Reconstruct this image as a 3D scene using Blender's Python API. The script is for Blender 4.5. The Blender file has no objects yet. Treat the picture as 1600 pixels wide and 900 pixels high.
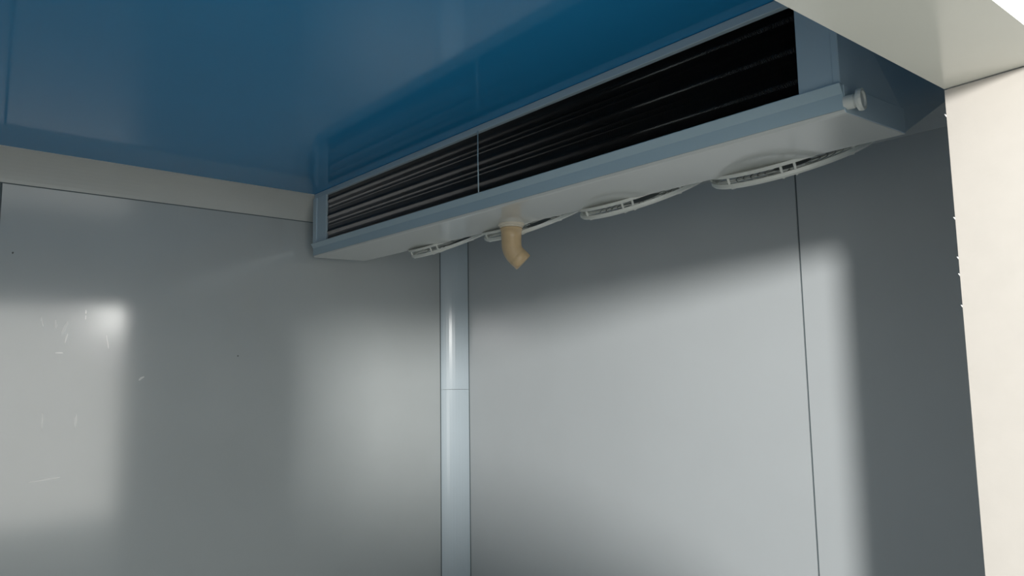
import bpy, bmesh, math, random
from mathutils import Vector, Matrix
random.seed(4)
D, R = bpy.data, math.radians
C = bpy.context.scene.collection
S, H = 0.9, 1.5                       # scale of the survey units and height of the lens


def P(x, y, z):
    return Vector((x * S, y * S, H + z * S))


# ------------------------------------------------------------------ camera
cam_d = D.cameras.new('camera')
cam = D.objects.new('camera', cam_d)
C.objects.link(cam)
cam.matrix_world = Matrix((
    (0.7490524, -0.05850086, -0.65992284, 0.0),
    (-0.66233147, -0.08929678, -0.74387036, 0.0),
    (-0.01541193, 0.99428554, -0.10563493, H),
    (0, 0, 0, 1)))
cam_d.sensor_width = 36.0
cam_d.lens = 1079.77 * 36.0 / 1600.0
cam_d.clip_start = 0.02
bpy.context.scene.camera = cam

# ------------------------------------------------------------------ view
vs = bpy.context.scene.view_settings
vs.view_transform = 'Standard'
vs.look = 'None'
vs.gamma = 1.0
vs.use_curve_mapping = False
vs.exposure = 0.0

# ------------------------------------------------------------------ world: pale bright sky
world = D.worlds.new('sky')
bpy.context.scene.world = world
world.use_nodes = True
wn = world.node_tree
for n in list(wn.nodes):
    wn.nodes.remove(n)
w_out = wn.nodes.new('ShaderNodeOutputWorld')
w_bg = wn.nodes.new('ShaderNodeBackground')
w_tc = wn.nodes.new('ShaderNodeTexCoord')
w_sep = wn.nodes.new('ShaderNodeSeparateXYZ')
w_ramp = wn.nodes.new('ShaderNodeValToRGB')
cr = w_ramp.color_ramp
cr.elements[0].position = 0.0
cr.elements[0].color = (0.30, 0.30, 0.28, 1)
cr.elements[1].position = 0.9
cr.elements[1].color = (0.26, 0.31, 0.36, 1)
for pos, c_ in ((0.33, (0.34, 0.34, 0.32, 1)), (0.39, (0.92, 0.91, 0.86, 1)), (0.51, (0.98, 0.97, 0.92, 1)), (0.625, (0.78, 0.80, 0.78, 1))):
    k = cr.elements.new(pos)
    k.color = c_
w_half = wn.nodes.new('ShaderNodeMath')
w_half.operation = 'MULTIPLY_ADD'
w_half.inputs[1].default_value = 0.5
w_half.inputs[2].default_value = 0.5
wn.links.new(w_sep.outputs['Z'], w_half.inputs[0])
wn.links.new(w_tc.outputs['Generated'], w_sep.inputs[0])
wn.links.new(w_half.outputs[0], w_ramp.inputs[0])
# small bright spot added low in the sky, for the left wall's glint
w_dot = wn.nodes.new('ShaderNodeVectorMath')
w_dot.operation = 'DOT_PRODUCT'
w_nrm = wn.nodes.new('ShaderNodeVectorMath')
w_nrm.operation = 'NORMALIZE'
wn.links.new(w_tc.outputs['Generated'], w_nrm.inputs[0])
wn.links.new(w_nrm.outputs[0], w_dot.inputs[0])
w_dot.inputs[1].default_value = Vector((0.2007, -0.978, 0.0627)).normalized()
w_map = wn.nodes.new('ShaderNodeMapRange')
w_map.interpolation_type = 'SMOOTHSTEP'
w_map.inputs['From Min'].default_value = math.cos(R(1.0))
w_map.inputs['From Max'].default_value = math.cos(R(0.3))
w_map.inputs['To Min'].default_value = 3.2
w_map.inputs['To Max'].default_value = 42.0
wn.links.new(w_dot.outputs['Value'], w_map.inputs['Value'])
wn.links.new(w_ramp.outputs[0], w_bg.inputs['Color'])
wn.links.new(w_map.outputs[0], w_bg.inputs['Strength'])
wn.links.new(w_bg.outputs[0], w_out.inputs[0])


def lamp(name, kind, loc, direction, energy, color):
    l = D.lights.new(name, kind)
    l.energy = energy
    l.color = color
    o = D.objects.new(name, l)
    C.objects.link(o)
    o.location = loc
    o.rotation_euler = Vector(direction).to_track_quat('-Z', 'Y').to_euler()
    return o


# low warm sun grazing the door jamb
sun = lamp('sun', 'SUN', (-3, -1.5, 2.2), (1, 0.10, -0.0107), 0.25, (1.0, 0.86, 0.72))
sun.data.angle = R(1.0)
# daylight thrown in through the doorway (soft, from outside)
az, el = R(43), R(0)
spot = lamp('doorway_daylight', 'SPOT', P(-2.38, -2.0, 0.85),
            (math.cos(az) * math.cos(el), math.sin(az) * math.cos(el), math.sin(el)),
            1130, (1.0, 0.985, 0.95))
spot.data.spot_size = R(50)
spot.data.spot_blend = 0.2
spot.data.shadow_soft_size = 0.17
# portal: only steers sampling of the sky through the doorway
portal = lamp('doorway_portal', 'AREA', P(0.57, 0.2, -0.56), (0.08, 1, 0), 1, (1, 1, 1))
portal.data.shape = 'RECTANGLE'
portal.data.size = 2.3 * S
portal.data.size_y = 2.3 * S
portal.data.cycles.is_portal = True


# ------------------------------------------------------------------ materials
def mat(name, col, rough=0.4, metal=0.0, spec=0.5, noise=0.0, nscale=8, bump=0.0, bscale=60, coat=0.0, coat_r=0.05):
    m = D.materials.new(name)
    m.use_nodes = True
    nt = m.node_tree
    b = nt.nodes['Principled BSDF']
    b.inputs['Base Color'].default_value = (*col, 1)
    b.inputs['Roughness'].default_value = rough
    b.inputs['Metallic'].default_value = metal
    b.inputs['Specular IOR Level'].default_value = spec
    b.inputs['Coat Weight'].default_value = coat
    b.inputs['Coat Roughness'].default_value = coat_r
    tc = nt.nodes.new('ShaderNodeTexCoord')
    if noise:
        n = nt.nodes.new('ShaderNodeTexNoise')
        n.inputs['Scale'].default_value = nscale
        n.inputs['Detail'].default_value = 5
        r = nt.nodes.new('ShaderNodeValToRGB')
        r.color_ramp.elements[0].position = 0.3
        r.color_ramp.elements[1].position = 0.7
        r.color_ramp.elements[0].color = (*[c * (1 - noise) for c in col], 1)
        r.color_ramp.elements[1].color = (*[min(1, c * (1 + noise)) for c in col], 1)
        nt.links.new(tc.outputs['Object'], n.inputs['Vector'])
        nt.links.new(n.outputs['Fac'], r.inputs[0])
        nt.links.new(r.outputs[0], b.inputs['Base Color'])
    if bump:
        n = nt.nodes.new('ShaderNodeTexNoise')
        n.inputs['Scale'].default_value = bscale
        n.inputs['Detail'].default_value = 3
        bp = nt.nodes.new('ShaderNodeBump')
        bp.inputs['Strength'].default_value = bump
        bp.inputs['Distance'].default_value = 0.01
        nt.links.new(tc.outputs['Object'], n.inputs['Vector'])
        nt.links.new(n.outputs['Fac'], bp.inputs['Height'])
        nt.links.new(bp.outputs[0], b.inputs['Normal'])
    return m


M_WALL = mat('wall_panel_paint', (0.52, 0.55, 0.565), 0.20, noise=0.015, nscale=3, bump=0.010, bscale=6)
M_WALLA = mat('wall_panel_gloss', (0.50, 0.53, 0.53), 0.13, spec=1.0, noise=0.02, nscale=3, bump=0.010, bscale=6)
M_BLUE = mat('blue_ceiling_film', (0.025, 0.275, 0.56), 0.09, spec=0.38, noise=0.02, nscale=2, bump=0.006, bscale=5)
M_COVE = mat('cove_white', (0.60, 0.61, 0.58), 0.30, noise=0.02, nscale=5)
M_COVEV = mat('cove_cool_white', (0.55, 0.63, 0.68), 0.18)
M_FRAME = mat('frame_lining_white', (0.405, 0.382, 0.352), 0.45, noise=0.02, nscale=20, bump=0.03, bscale=90)
M_HEAD = mat('head_lining_white', (0.60, 0.60, 0.54), 0.16, noise=0.01, nscale=10)
M_CASE = mat('case_painted_steel', (0.48, 0.60, 0.68), 0.30)
M_TRAY = mat('tray_painted_steel', (0.66, 0.68, 0.66), 0.13, bump=0.004, bscale=7)
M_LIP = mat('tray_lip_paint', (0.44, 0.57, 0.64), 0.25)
M_PLAST = mat('white_guard_plastic', (0.72, 0.74, 0.70), 0.35)
M_FIN = mat('dark_fin_metal', (0.085, 0.088, 0.092), 0.28, metal=0.85)
M_TUBE = mat('coil_tube_metal', (0.55, 0.56, 0.56), 0.25, metal=0.9)
M_BACK = mat('coil_back_black', (0.02, 0.022, 0.025), 0.8)
M_FANB = mat('fan_black', (0.02, 0.02, 0.022), 0.5)
M_PVC = mat('beige_pvc', (0.62, 0.46, 0.27), 0.30, noise=0.05, nscale=40)
M_PVCL = mat('pale_collar', (0.72, 0.66, 0.55), 0.35)
M_SEAM_SHADOW = mat('seam_and_shadow_dark', (0.10, 0.13, 0.14), 0.5)
M_FLOOR = mat('grey_floor', (0.42, 0.42, 0.40), 0.5, noise=0.1, nscale=12)
M_GRND = mat('pale_concrete', (0.62, 0.60, 0.55), 0.8, noise=0.15, nscale=4, bump=0.2)
M_FLAKE = mat('torn_film', (0.78, 0.79, 0.77), 0.16, spec=0.9)
M_SMUT = mat('dark_speck', (0.08, 0.09, 0.09), 0.6)


# ------------------------------------------------------------------ mesh helpers
def build(name, verts, faces, m, parent=None, origin=None, smooth=False, bevel=0.0, seg=2, recalc=True):
    o0 = Vector(origin) if origin is not None else Vector((0, 0, 0))
    me = D.meshes.new(name)
    me.from_pydata([tuple(Vector(v) - o0) for v in verts], [], faces)
    bm = bmesh.new()
    bm.from_mesh(me)
    if recalc:
        bmesh.ops.recalc_face_normals(bm, faces=bm.faces)
    bm.to_mesh(me)
    bm.free()
    for p in me.polygons:
        p.use_smooth = smooth
    me.materials.append(m)
    o = D.objects.new(name, me)
    C.objects.link(o)
    if parent:
        o.parent = parent
    elif origin is not None:
        o.location = o0
    if bevel:
        b = o.modifiers.new('bevel', 'BEVEL')
        b.width = bevel
        b.segments = seg
        b.limit_method = 'ANGLE'
    return o


class MB:
    def __init__(self):
        self.v, self.f = [], []

    def add(self, v, f):
        k = len(self.v)
        self.v += [Vector(a) for a in v]
        self.f += [tuple(i + k for i in q) for q in f]

    def box(self, a, b):
        x0, y0, z0 = a
        x1, y1, z1 = b
        self.add([(x0, y0, z0), (x1, y0, z0), (x1, y1, z0), (x0, y1, z0),
                  (x0, y0, z1), (x1, y0, z1), (x1, y1, z1), (x0, y1, z1)],
                 [(0, 3, 2, 1), (4, 5, 6, 7), (0, 1, 5, 4), (1, 2, 6, 5), (2, 3, 7, 6), (3, 0, 4, 7)])

    def prism(self, a, b):
        """two matching loops of points joined into a closed solid"""
        n = len(a)
        self.add(list(a) + list(b), [tuple(range(n)), tuple(range(2 * n - 1, n - 1, -1))] +
                 [(i, (i + 1) % n, n + (i + 1) % n, n + i) for i in range(n)])

    def tube(self, pts, r, n=12, closed=False, caps=True):
        pts = [Vector(p) for p in pts]
        rs = r if isinstance(r, (list, tuple)) else [r] * len(pts)
        up = None
        rings = []
        m = len(pts)
        for i, p in enumerate(pts):
            if closed:
                t = pts[(i + 1) % m] - pts[i - 1]
            else:
                t = pts[min(i + 1, m - 1)] - pts[max(i - 1, 0)]
            t.normalize()
            if up is None:
                up = Vector((0, 0, 1)) if abs(t.z) < 0.9 else Vector((1, 0, 0))
            a = (up - t * up.dot(t)).normalized()
            up = a
            b = t.cross(a)
            rings.append([p + (a * math.cos(2 * math.pi * j / n) + b * math.sin(2 * math.pi * j / n)) * rs[i] for j in range(n)])
        vs_ = [v for g in rings for v in g]
        fs = []
        for i in range(m if closed else m - 1):
            k = (i + 1) % m
            for j in range(n):
                fs.append((i * n + j, i * n + (j + 1) % n, k * n + (j + 1) % n, k * n + j))
        if caps and not closed:
            fs.append(tuple(range(n))[::-1])
            fs.append(tuple((m - 1) * n + j for j in range(n)))
        self.add(vs_, fs)

    def lathe(self, c, axis, prof, n=40):
        """prof: closed list of (along axis, radius)"""
        c = Vector(c)
        ax = Vector(axis).normalized()
        a = (Vector((0, 0, 1)) if abs(ax.z) < 0.9 else Vector((0, 1, 0))).cross(ax).normalized()
        b = ax.cross(a)
        m = len(prof)
        vs_, fs = [], []
        for h, r in prof:
            for j in range(n):
                q = 2 * math.pi * j / n
                vs_.append(c + ax * h + (a * math.cos(q) + b * math.sin(q)) * r)
        for i in range(m):
            k = (i + 1) % m
            for j in range(n):
                fs.append((i * n + j, i * n + (j + 1) % n, k * n + (j + 1) % n, k * n + j))
        self.add(vs_, fs)

    def build(self, name, m, parent=None, origin=None, **k):
        return build(name, self.v, self.f, m, parent, origin, **k)


def struct(o):
    o['kind'] = 'structure'
    return o


# ------------------------------------------------------------------ the cold room
XB, YA, ZC, ZF = 2.934, 3.902, 1.0, -H / S     # right wall, far-left wall, ceiling, floor
XD = -1.25                                      # side wall out of view
TH = 0.11                                       # panel thickness
# doorway wall: turned a little against the others
AN = R(-4.604)
eC = Vector((math.cos(AN), math.sin(AN), 0))     # along the doorway wall
nC = Vector((-math.sin(AN), math.cos(AN), 0))    # into the room
JX, JY, ZL = 1.63, 0.445, 0.56                   # inner edge of the right jamb, head height


def W(s, d, z):
    """doorway wall coordinates: s along the wall from the right jamb, d into the room from the inner face"""
    q = Vector((JX, JY, 0)) + eC * s + nC * d
    return P(q.x, q.y, z)


b = MB(); b.box(P(XD - TH, 0.0, ZC), P(XB + TH, YA + TH, ZC + TH))
# keep the ceiling behind the outer face of the doorway wall
b = MB()
b.prism([W(-3.05, -0.2, ZC), W(1.42, -0.2, ZC), P(XB + TH, YA + TH, ZC), P(XD - TH, YA + TH, ZC)],
        [W(-3.05, -0.2, ZC + TH), W(1.42, -0.2, ZC + TH), P(XB + TH, YA + TH, ZC + TH), P(XD - TH, YA + TH, ZC + TH)])
struct(b.build('ceiling', M_BLUE))
b = MB()
b.prism([W(-3.05, 0.0, ZF), W(1.35, 0.0, ZF), P(XB, YA, ZF), P(XD, YA, ZF)],
        [W(-3.05, 0.0, ZF - 0.1), W(1.35, 0.0, ZF - 0.1), P(XB, YA, ZF - 0.1), P(XD, YA, ZF - 0.1)])
struct(b.build('floor', M_FLOOR))


def grooved(axis, c0, c1, at, seams, sign, gw=0.011, gd=0.010):
    """outline of a panel wall in plan, with narrow V joints between the panels"""
    pts = [(c0, at)]
    for s_ in seams:
        pts += [(s_ - gw / 2, at), (s_ - gw / 5, at + sign * gd), (s_ + gw / 5, at + sign * gd), (s_ + gw / 2, at)]
    pts += [(c1, at), (c1, at + sign * TH), (c0, at + sign * TH)]
    if axis == 'x':
        f = lambda p, z: P(p[0], p[1], z)
    else:
        f = lambda p, z: P(p[1], p[0], z)
    m = MB()
    m.prism([f(p, ZF) for p in pts], [f(p, ZC) for p in pts])
    return m


struct(grooved('x', XD, XB, YA, [-0.78, 0.312], 1, 0.010).build('wall_left', M_WALLA))
struct(grooved('y', 0.33, YA + TH, XB, [1.405], 1, 0.008).build('wall_right', M_WALL))
b = MB(); b.box(P(XD - TH, 0.68, ZF), P(XD, YA + TH, ZC)); struct(b.build('wall_side', M_WALL))
# doorway wall with its opening
b = MB()
DW = 2.20                                        # opening width
b.prism([W(.012, 0, ZF), W(1.31, 0, ZF), W(1.31, -0.2, ZF), W(.012, -0.2, ZF)],
        [W(.012, 0, ZC), W(1.31, 0, ZC), W(1.31, -0.2, ZC), W(.012, -0.2, ZC)])
b.prism([W(-DW, 0, ZF), W(-2.9, 0, ZF), W(-2.9, -0.2, ZF), W(-DW, -0.2, ZF)],
        [W(-DW, 0, ZC), W(-2.9, 0, ZC), W(-2.9, -0.2, ZC), W(-DW, -0.2, ZC)])
b.prism([W(.012, 0, ZL + .006), W(-DW, 0, ZL + .006), W(-DW, -0.2, ZL + .006), W(.012, -0.2, ZL + .006)],
        [W(.012, 0, ZC), W(-DW, 0, ZC), W(-DW, -0.2, ZC), W(.012, -0.2, ZC)])
struct(b.build('wall_doorway', M_WALL))

# head and jamb lining of the doorway
b = MB()
e = 0.0006
b.prism([W(-DW + .01, e, ZL), W(0.0, e, ZL), W(0.0, -0.202, ZL), W(-DW + .01, -0.202, ZL)],
        [W(-DW + .01, e, ZL + .006), W(0.0, e, ZL + .006), W(0.0, -0.202, ZL + .006), W(-DW + .01, -0.202, ZL + .006)])
struct(b.build('trim_1', M_HEAD))
b = MB()
zt = ZL - 0.0022
b.prism([W(0, e, ZF), W(0.012, e, ZF), W(0.012, -0.206, ZF), W(0, -0.206, ZF)],
        [W(0, e, zt), W(0.012, e, zt), W(0.012, -0.206, zt), W(0, -0.206, zt)])
jamb = struct(b.build('trim_2', M_FRAME))
# torn shreds of protective film on the jamb's inner edge
for (zz, ln) in ((0.503, 0.004), (0.283, 0.0025), (0.20, 0.002), (0.165, 0.002), (0.10, 0.002)):
    a = W(0.001, 0.0002, zz)
    t = W(-ln * 0.6, 0.003, zz + ln * 0.7)
    c = W(0.001, 0.0002, zz - 0.005)
    th = nC * 0.0006
    m = MB()
    m.prism([a, t, c], [a + th, t + th, c + th])
    m.build('film_shred', M_FLAKE, jamb)


# concave cove strips
def cove_profile(s, n=10, lip=0.0035, bow=0.55):
    """points (along wall 1, along wall 2) from s on wall 1 to s on wall 2; concave"""
    pts = []
    for i in range(n + 1):
        t = i / n
        # circle arc tangent to both walls mixed with the straight chord
        q = t * math.pi / 2
        ax_, ay_ = s * (1 - math.sin(q)), s * (1 - math.cos(q))
        lx, ly = s * (1 - t), s * t
        pts.append((bow * ax_ + (1 - bow) * lx, bow * ay_ + (1 - bow) * ly))
    return pts


def cove(name, m, p0, p1, d1, d2, s=0.137, mitre0=(0, 0), mitre1=(0, 0), lip=0.004, smooth=True):
    """strip from p0 to p1 (survey units), profile in directions d1 and d2"""
    prof = cove_profile(s)
    prof = [(prof[0][0], lip * 0)] + prof[0:] + [(0, s)]
    pr = cove_profile(s)
    loop = [(s + 0.001, 0.0), (s + 0.001, lip)] + [(a + lip * 0.7, b_ + lip * 0.7) for a, b_ in pr[1:-1]] + [(lip, s + 0.001), (0.0, s + 0.001), (0.0, 0.0)]
    p0, p1 = Vector(p0), Vector(p1)
    ax = (p1 - p0).normalized()
    d1, d2 = Vector(d1), Vector(d2)
    L0 = [p0 + d1 * a + d2 * c - ax * 0 + ax * (mitre0[0] * a + mitre0[1] * c) for a, c in loop]
    L1 = [p1 + d1 * a + d2 * c - ax * (mitre1[0] * a + mitre1[1] * c) for a, c in loop]
    mb = MB()
    mb.prism([P(*q) for q in L0], [P(*q) for q in L1])
    o = mb.build(name, m)
    # smooth only the curved faces
    return struct(o)


cove('trim_3', M_COVE, (XD, YA, ZC), (XB - 0.0, YA, ZC), (0, -1, 0), (0, 0, -1), mitre1=(1, 0))
cove('trim_4', M_WALL, (XB, YA, ZC), (XB, 0.36, ZC), (-1, 0, 0), (0, 0, -1), mitre0=(1, 0))
ZJ = -0.185
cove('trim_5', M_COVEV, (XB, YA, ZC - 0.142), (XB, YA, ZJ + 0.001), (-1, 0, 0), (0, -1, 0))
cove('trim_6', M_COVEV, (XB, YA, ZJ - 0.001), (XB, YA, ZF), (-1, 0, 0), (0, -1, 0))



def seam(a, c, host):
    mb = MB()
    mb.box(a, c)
    mb.build('seam_and_shadow_strip', M_SEAM_SHADOW, D.objects[host])


seam(P(XD, YA - .003, ZC - .1425), P(XB - .14, YA + .001, ZC - .1375), 'trim_3')  # dark strip drawn in as the shadow line under the cove
for h_, z0, z1 in (('trim_5', ZJ, ZC - .142), ('trim_6', ZF, ZJ)):  # dark strips drawn in as shadow lines at both edges of the upright coves
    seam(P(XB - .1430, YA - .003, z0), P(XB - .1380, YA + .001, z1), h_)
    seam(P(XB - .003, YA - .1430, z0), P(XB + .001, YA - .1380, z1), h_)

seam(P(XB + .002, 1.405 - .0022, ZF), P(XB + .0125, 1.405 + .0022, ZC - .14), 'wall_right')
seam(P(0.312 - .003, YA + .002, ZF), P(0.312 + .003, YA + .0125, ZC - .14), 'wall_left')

# scuffs, drips of film glue and specks on the left wall
wl = D.objects['wall_left']


def blot(name, cx, cz, w, h, m, tilt=0.0, n=9, rag=0.45):
    ring = []
    for i in range(n):
        q = 2 * math.pi * i / n
        k = 1 - rag * random.random()
        u, v = math.cos(q) * w * k, math.sin(q) * h * k
        ring.append((u * math.cos(tilt) - v * math.sin(tilt), u * math.sin(tilt) + v * math.cos(tilt)))
    mb = MB()
    mb.prism([P(cx + u, YA + 0.0003, cz + v) for u, v in ring], [P(cx + u, YA - 0.0006, cz + v) for u, v in ring])
    mb.build(name, m, wl)


for u, v, w, h, t, m in (
        (0.589, 0.185, .008, .050, -.35, M_FLAKE), (0.556, 0.205, .005, .030, .1, M_FLAKE), (0.600, 0.145, .005, .03, -.2, M_FLAKE),
        (0.500, 0.218, .004, .030, .2, M_FLAKE), (0.575, 0.074, .022, .004, 0, M_FLAKE), (0.676, 0.272, .004, .012, 0, M_FLAKE),
        (0.676, 0.245, .003, .014, 0, M_FLAKE), (0.775, 0.125, .004, .040, .15, M_FLAKE), (0.931, -0.059, .022, .007, .7, M_FLAKE),
        (0.521, -0.240, .003, .050, 0, M_FLAKE), (0.656, -0.250, .006, .040, 0, M_FLAKE), (0.545, -0.512, .075, .004, .06, M_FLAKE),
        (0.371, 0.536, .005, .006, 0, M_SMUT), (1.417, 0.054, .005, .005, 0, M_SMUT)):
    blot('dark_speck' if m == M_SMUT else 'film_residue', u, v, w, h, m, t)

# ------------------------------------------------------------------ ground outside
b = MB()
b.box((-4, -1.25, -0.22), (4, 0.2, -0.02))
struct(b.build('ground', M_GRND))
# added blocker out of view, shaped to shade the foot of the daylight patch
b = MB()
pr_ = [(-1.55, ZF), (-0.06, ZF), (-0.06, -0.12), (-0.306, 0.08), (-0.566, 0.21), (-0.83, 0.315), (-1.12, 0.40), (-1.55, 0.47)]
b.prism([P(x, -0.42, z) for x, z in pr_], [P(x, -0.30, z) for x, z in pr_])
struct(b.build('added_shade_screen', M_WALL, bevel=0.01))

# ------------------------------------------------------------------ the evaporator hung under the ceiling
ORG = P(1.95, 2.22, 0.625)
ev = D.objects.new('evaporator_unit', None)
C.objects.link(ev)
ev.location = ORG
ev.empty_display_size = 0.2
ev['label'] = 'long white four-fan evaporator unit with a dark finned coil hung under the blue ceiling'
ev['category'] = 'cooling unit'

XF, XR = 1.79, 2.108                             # front and rear of the body at tray level
Y0, Y1 = 0.72, 3.762                             # near and far end
ZT = 0.9985
SK = -0.036                                      # the ends run slightly askew
TF = R(26)                                       # slope of the fan panel
XE, ZE = 2.56, 0.625 + (2.56 - XR) * math.tan(TF)


def part(mb, name, m, parent=ev, **k):
    return mb.build(name, m, parent, ORG, **k)


# end panels
def end_panel(y, dy):
    loop = [(XF, 0.70), (XF, ZT), (XE, ZT), (XE, ZE), (XR, 0.628), (XR - 0.01, 0.70)]
    sk = lambda x: SK * (x - XF) / (XR - XF) if x < XR else SK
    m = MB()
    m.prism([P(x, y + sk(x), z) for x, z in loop], [P(x, y + dy + sk(x), z) for x, z in loop])
    return m


part(end_panel(Y0, 0.01), 'end_panel', M_CASE, bevel=0.002)
part(end_panel(Y1 - 0.01, 0.01), 'end_panel', M_CASE, bevel=0.002)
# front frame: top rail and two stiles
b = MB(); b.box(P(XF - 0.002, Y0 + .002, 0.970), P(XF + 0.02, Y1 - .002, ZT)); part(b, 'top_rail', M_CASE, bevel=0.002)
YC0, YC1 = 0.832, 3.612                          # coil opening
b = MB(); b.box(P(XF - 0.0025, Y0 + .018, 0.70), P(XF + 0.012, YC0, 0.9705)); part(b, 'front_stile', M_CASE, bevel=0.0015)
b = MB(); b.box(P(XF - 0.006, Y0, 0.70), P(XF + 0.012, Y0 + .020, 0.9705)); part(b, 'corner_flange', M_CASE, bevel=0.003, seg=3)
b = MB(); b.box(P(XF - 0.0025, YC1, 0.70), P(XF + 0.012, Y1 - .045, 0.9705)); part(b, 'front_stile', M_CASE, bevel=0.0015)
b = MB(); b.box(P(XF - 0.010, Y1 - 0.045, 0.70), P(XF + 0.012, Y1, 0.9705)); part(b, 'corner_flange', M_CASE, bevel=0.004, seg=3)
# top sheet
b = MB(); b.box(P(XF + .02, Y0 + .012, ZT - 0.006), P(XE, Y1 - .012, ZT)); part(b, 'top_sheet', M_CASE)
# rear sheet above the fan panel
b = MB(); b.box(P(XE - .008, Y0 + .012, ZE), P(XE, Y1 - .05, ZT - .006)); part(b, 'rear_sheet', M_CASE)

# drip tray: folded sheet, outward-leaning lip along the front
tray = [(1.792, 0.634), (1.799, 0.626), (1.81, 0.625), (XR, 0.625), (XR + .004, 0.629),
        (XR + .002, 0.636), (XR - .01, 0.633), (1.812, 0.633), (1.802, 0.640)]
lip = [(1.776, 0.7015), (1.790, 0.676), (1.792, 0.6345), (1.802, 0.6405), (1.800, 0.680), (1.789, 0.7035), (1.778, 0.7045)]


def tsk(x):
    return SK * (x - XF) / (XR - XF)


b = MB()
b.prism([P(x, Y0 - 0.002 + tsk(x), z) for x, z in tray], [P(x, Y1 + 0.012 + tsk(x) * 1.15, z) for x, z in tray])
drip = part(b, 'drip_tray', M_TRAY, bevel=0.0012)
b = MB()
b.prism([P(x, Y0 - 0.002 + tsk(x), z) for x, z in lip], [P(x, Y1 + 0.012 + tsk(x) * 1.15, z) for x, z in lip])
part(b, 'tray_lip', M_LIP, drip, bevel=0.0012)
# turned-up tray ends
for y in (Y0 - 0.004, Y1 + 0.008):
    b = MB()
    loop = [(1.794, 0.632), (1.80, 0.627), (XR, 0.627), (XR, 0.70), (1.794, 0.70)]
    b.prism([P(x, y + tsk(x), z) for x, z in loop], [P(x, y + 0.005 + tsk(x), z) for x, z in loop])
    part(b, 'tray_end', M_CASE, drip, bevel=0.001)
# threaded plug on the near end of the tray
pc = P(1.806, Y0 - 0.004, 0.654)
b = MB()
b.lathe(pc, (0.1, -1, 0), [(-0.004, 0.0), (-0.004, 0.017), (0.018, 0.017), (0.018, 0.0155), (0.021, 0.0155), (0.021, 0.017),
                          (0.025, 0.017), (0.025, 0.025), (0.031, 0.0265), (0.037, 0.025), (0.037, 0.019), (0.033, 0.017), (0.033, 0.0)], 32)
part(b, 'drain_plug', M_PLAST, drip, smooth=False)

# coil: finned pack whose front edges are rippled at every tube row
PITCH = 0.0917
ROWS = [0.937 - PITCH * k for k in range(3)]


def front(z):
    """how far the fin edge stands back from the frame"""
    u = ((0.937 - z) / PITCH) % 1.0
    w = min(u, 1 - u)
    return 0.011 - 0.0085 * math.exp(-(w / 0.12) ** 2) - 0.0045 * math.exp(-((u - 0.37) / 0.028) ** 2) - 0.003 * math.exp(-((u - 0.58) / 0.028) ** 2)


zs = [0.70 + (0.972 - 0.70) * i / 80 for i in range(81)]
NF = 640
fv, ff = [], []
for i in range(NF):
    y = YC0 + 0.002 + (YC1 - YC0 - 0.004) * i / (NF - 1)
    for sgn in (-1, 1):
        k0 = len(fv)
        break
    k0 = len(fv)
    hw = 0.00055
    for z in zs:
        x = XF + 0.004 + front(z)
        fv += [P(x + 0.0012, y - hw, z), P(x, y, z), P(x + 0.0012, y + hw, z), P(XF + 0.045, y - hw, z), P(XF + 0.045, y + hw, z)]
    for j in range(len(zs) - 1):
        a, c = k0 + j * 5, k0 + (j + 1) * 5
        ff += [(a + 3, a, c, c + 3), (a, a + 1, c + 1, c), (a + 1, a + 2, c + 2, c + 1), (a + 2, a + 4, c + 4, c + 2)]
o = build('fin_pack', fv, ff, M_FIN, ev, ORG, smooth=False, recalc=False)
o['label'] = 'dark finned coil face with paler horizontal tube lines'
for r_, z in enumerate(ROWS):
    b = MB(); b.tube([P(XF + 0.0205, YC0 - .01, z), P(XF + 0.0205, YC1 + .01, z)], 0.0075, 14)
    part(b, 'coil_tube', M_TUBE, smooth=True)
for z in (0.891, 0.799):
    b = MB(); b.tube([P(XF + 0.05, YC0 - .01, z), P(XF + 0.05, YC1 + .01, z)], 0.008, 14)
    part(b, 'coil_tube', M_TUBE, smooth=True)
b = MB(); b.box(P(XF + 0.075, YC0 - .015, 0.64), P(XF + 0.085, YC1 + .015, 0.99)); part(b, 'coil_backing', M_BACK)
# thin upright retaining wire across the coil face
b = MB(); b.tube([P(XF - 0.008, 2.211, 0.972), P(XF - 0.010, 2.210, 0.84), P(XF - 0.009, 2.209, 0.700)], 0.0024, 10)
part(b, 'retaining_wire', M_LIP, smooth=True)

# inclined fan panel
ux = Vector((math.cos(TF), 0, math.sin(TF)))      # up the slope
un = Vector((math.sin(TF), 0, -math.cos(TF)))     # out of the panel
YF = [1.135 + 0.655 * k for k in range(4)]
LP = (XE - XR) / math.cos(TF)
pan = MB()
o0 = Vector((XR, 0, 0.632))


def Q(s_, y, d=0.0):
    q = o0 + ux * s_ + un * d
    return P(q.x, y, q.z)


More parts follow.
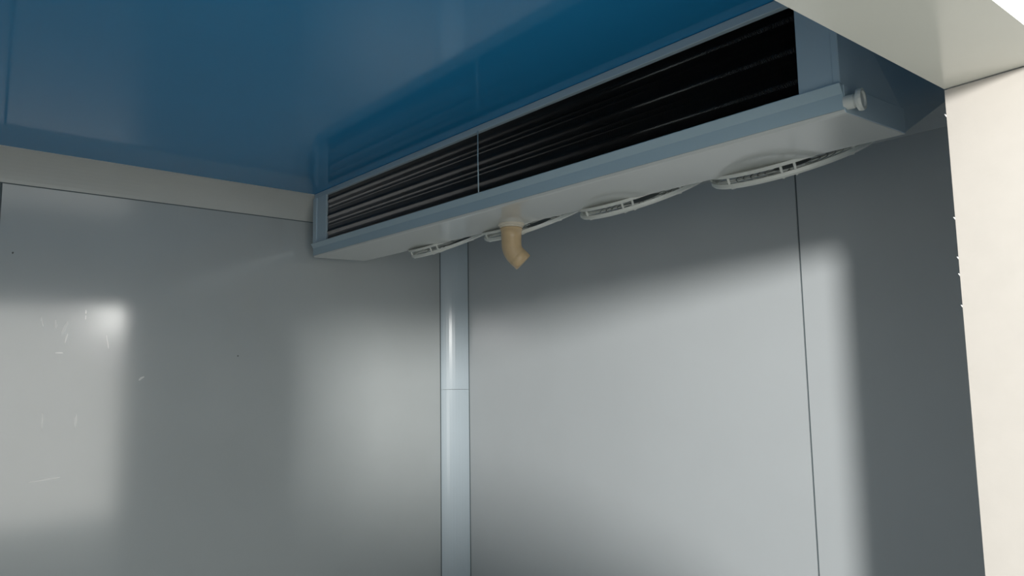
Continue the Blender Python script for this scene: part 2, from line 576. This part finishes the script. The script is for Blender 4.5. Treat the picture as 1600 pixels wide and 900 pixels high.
# panel sheet with four round openings
bm = bmesh.new()
YS = [Y0 + .012 + SK] + [(YF[i] + YF[i + 1]) / 2 for i in range(3)] + [Y1 - .012 + SK]
CS, RO = 0.243, 0.236
for i in range(4):
    ya, yb = YS[i], YS[i + 1]
    n = 48
    inner, outer = [], []
    for j in range(n):
        q = 2 * math.pi * (j + 0.5) / n
        c_, s_ = math.cos(q), math.sin(q)
        inner.append((CS + RO * s_, YF[i] + RO * c_))
        # reach the rectangle
        k = min(((yb - YF[i]) if c_ > 0 else (YF[i] - ya)) / max(abs(c_), 1e-6),
                ((LP - CS) if s_ > 0 else CS) / max(abs(s_), 1e-6))
        outer.append((CS + k * s_, YF[i] + k * c_))
    vi = [bm.verts.new(Q(a, y_) - ORG) for a, y_ in inner]
    vo = [bm.verts.new(Q(a, y_) - ORG) for a, y_ in outer]
    vi2 = [bm.verts.new(Q(a, y_, -0.03) - ORG) for a, y_ in inner]
    for j in range(n):
        k = (j + 1) % n
        bm.faces.new((vi[j], vi[k], vo[k], vo[j]))
        bm.faces.new((vi[j], vi2[j], vi2[k], vi[k]))
me = D.meshes.new('fan_panel')
bm.to_mesh(me); bm.free()
me.materials.append(M_CASE)
fp = D.objects.new('fan_panel', me); C.objects.link(fp); fp.parent = ev
sm = fp.modifiers.new('thick', 'SOLIDIFY'); sm.thickness = 0.0015

# one fan with its guard, copied for the other three
GC, GR = 0.243, 0.275                             # centre up the slope and ring radius
GO = 0.052                                       # how far the guard stands out


def make_fan():
    y = YF[0]
    cen = Q(GC, y)
    U, Nn, Yv = ux * S, un * S, Vector((0, S, 0))
    root = D.objects.new('fan', None)
    C.objects.link(root); root.parent = ev; root.location = cen - ORG

    def pt(r, q, d):
        return cen + (U * -math.cos(q) + Yv * math.sin(q)) * r + Nn * d

    def ring(mb, r, d, rt, n=72, m_=8):
        mb.tube([pt(r, 2 * math.pi * j / n, d) for j in range(n)], rt, m_, closed=True)
    g = MB()
    # base flange on the panel
    g.lathe(cen, un, [(0.0, (GR - 0.04) * S), (0.012 * S, (GR - 0.04) * S), (0.016 * S, (GR - 0.02) * S), (0.012 * S, (GR + 0.012) * S), (0.0, (GR + 0.014) * S)], 72)
    # thick outer hoop, flat section
    g.lathe(cen, un, [((GO - .018) * S, (GR + 0.005) * S), ((GO - .007) * S, (GR + 0.007) * S), (GO * S, (GR + 0.001) * S), ((GO + .001) * S, (GR - 0.010) * S),
                      ((GO - .006) * S, (GR - 0.012) * S), ((GO - .017) * S, (GR - 0.008) * S)], 72)
    for k, r in enumerate((0.195, 0.17, 0.145, 0.12, 0.095)):
        ring(g, r, GO + 0.004 + 0.002 * k, 0.0022)
    g.lathe(cen, un, [((GO + .01) * S, 0.0), ((GO + .02) * S, 0.0), ((GO + .018) * S, 0.062 * S), ((GO + .008) * S, 0.066 * S)], 32)
    # paired ribs bent from the flange over the hoop to the hub
    for k in range(8):
        for dq in (-0.075, 0.075) if k % 2 == 0 else (0.0,):
            q = 2 * math.pi * k / 8 - 0.39
            qa = q + dq
            g.tube([pt(GR + 0.004, qa, 0.008), pt(GR + 0.003, qa, GO * .6), pt(GR - 0.002, qa, GO), pt(GR * .62, q + dq * 1.3, GO + .008), pt(0.05, q + dq * 2, GO + .014)],
                   [0.0042, 0.0042, 0.0036, 0.003, 0.003], 8)
    gd = g.build('fan_guard', M_PLAST, root, cen)
    f = MB()
    f.lathe(cen, un, [(-0.05 * S, 0.0), (0.03 * S, 0.0), (0.03 * S, 0.055 * S), (-0.05 * S, 0.055 * S)], 32)
    f.build('fan_motor', M_FANB, root, cen)
    f = MB()
    for k in range(5):
        q0 = 2 * math.pi * k / 5
        ins, outs = [], []
        for i in range(6):
            t = i / 5
            for (lst, r) in ((ins, 0.056), (outs, 0.192)):
                sw = 0.75 if r < 0.1 else 0.95
                lst.append(pt(r, q0 + t * sw, -0.03 + 0.045 * t))
        off = Nn * 0.003
        vs_ = ins + outs + [v + off for v in ins] + [v + off for v in outs]
        fs = []
        for i in range(5):
            fs += [(i, i + 1, 7 + i, 6 + i), (12 + i, 18 + i, 19 + i, 13 + i), (i, 12 + i, 13 + i, i + 1), (6 + i, 7 + i, 19 + i, 18 + i)]
        fs += [(0, 6, 18, 12), (5, 17, 23, 11)]
        f.add(vs_, fs)
    f.build('fan_blades', M_FANB, root, cen)
    return root


fan0 = make_fan()
for k in range(1, 4):
    f = fan0.copy(); C.objects.link(f); f.parent = ev
    f.location = fan0.location + Vector((0, 0.655 * k * S, 0))
    for ch in list(fan0.children):
        c = ch.copy(); C.objects.link(c); c.parent = f

# drain elbow below the tray
ez = 0.625
ex, ey = 2.066, 2.328
hd = Vector((0.78, -0.63, 0)).normalized()
b = MB()
b.lathe(P(ex, ey, ez), (0, 0, -1), [(-0.001, 0.0), (-0.001, 0.054), (0.006, 0.054), (0.010, 0.048), (0.016, 0.048), (0.018, 0.044), (0.018, 0.0)], 40)
col_ = part(b, 'drain_collar', M_PVCL, drip, smooth=False)
col_['label'] = 'pale collar at the top of the beige elbow'
b = MB()
r_ = 0.041
path, rad = [], []
for z, r in ((0.018, 0.046), (0.026, 0.046), (0.0262, 0.0425), (0.06, r_), (0.084, r_)):
    path.append(P(ex, ey, ez) + Vector((0, 0, -z))); rad.append(r)
# swept bend of 45 degrees
br = 0.068
c0 = path[-1]
for i in range(1, 7):
    q = R(45) * i / 6
    path.append(c0 + hd * br * (1 - math.cos(q)) + Vector((0, 0, -br * math.sin(q)))); rad.append(r_)
dd = (hd * math.sin(R(45)) + Vector((0, 0, -math.cos(R(45)))))
path.append(path[-1] + dd * 0.004); rad.append(r_)
path.append(path[-1] + dd * 0.0005); rad.append(0.0415)
path.append(path[-1] + dd * 0.034); rad.append(0.0405)
path.append(path[-1] + dd * 0.002); rad.append(0.038)
path.append(path[-1] - dd * 0.028); rad.append(0.0375)
b.tube(path, rad, 36, caps=True)
elb = part(b, 'drain_elbow', M_PVC, smooth=True)
elb['label'] = 'beige plastic drain elbow'
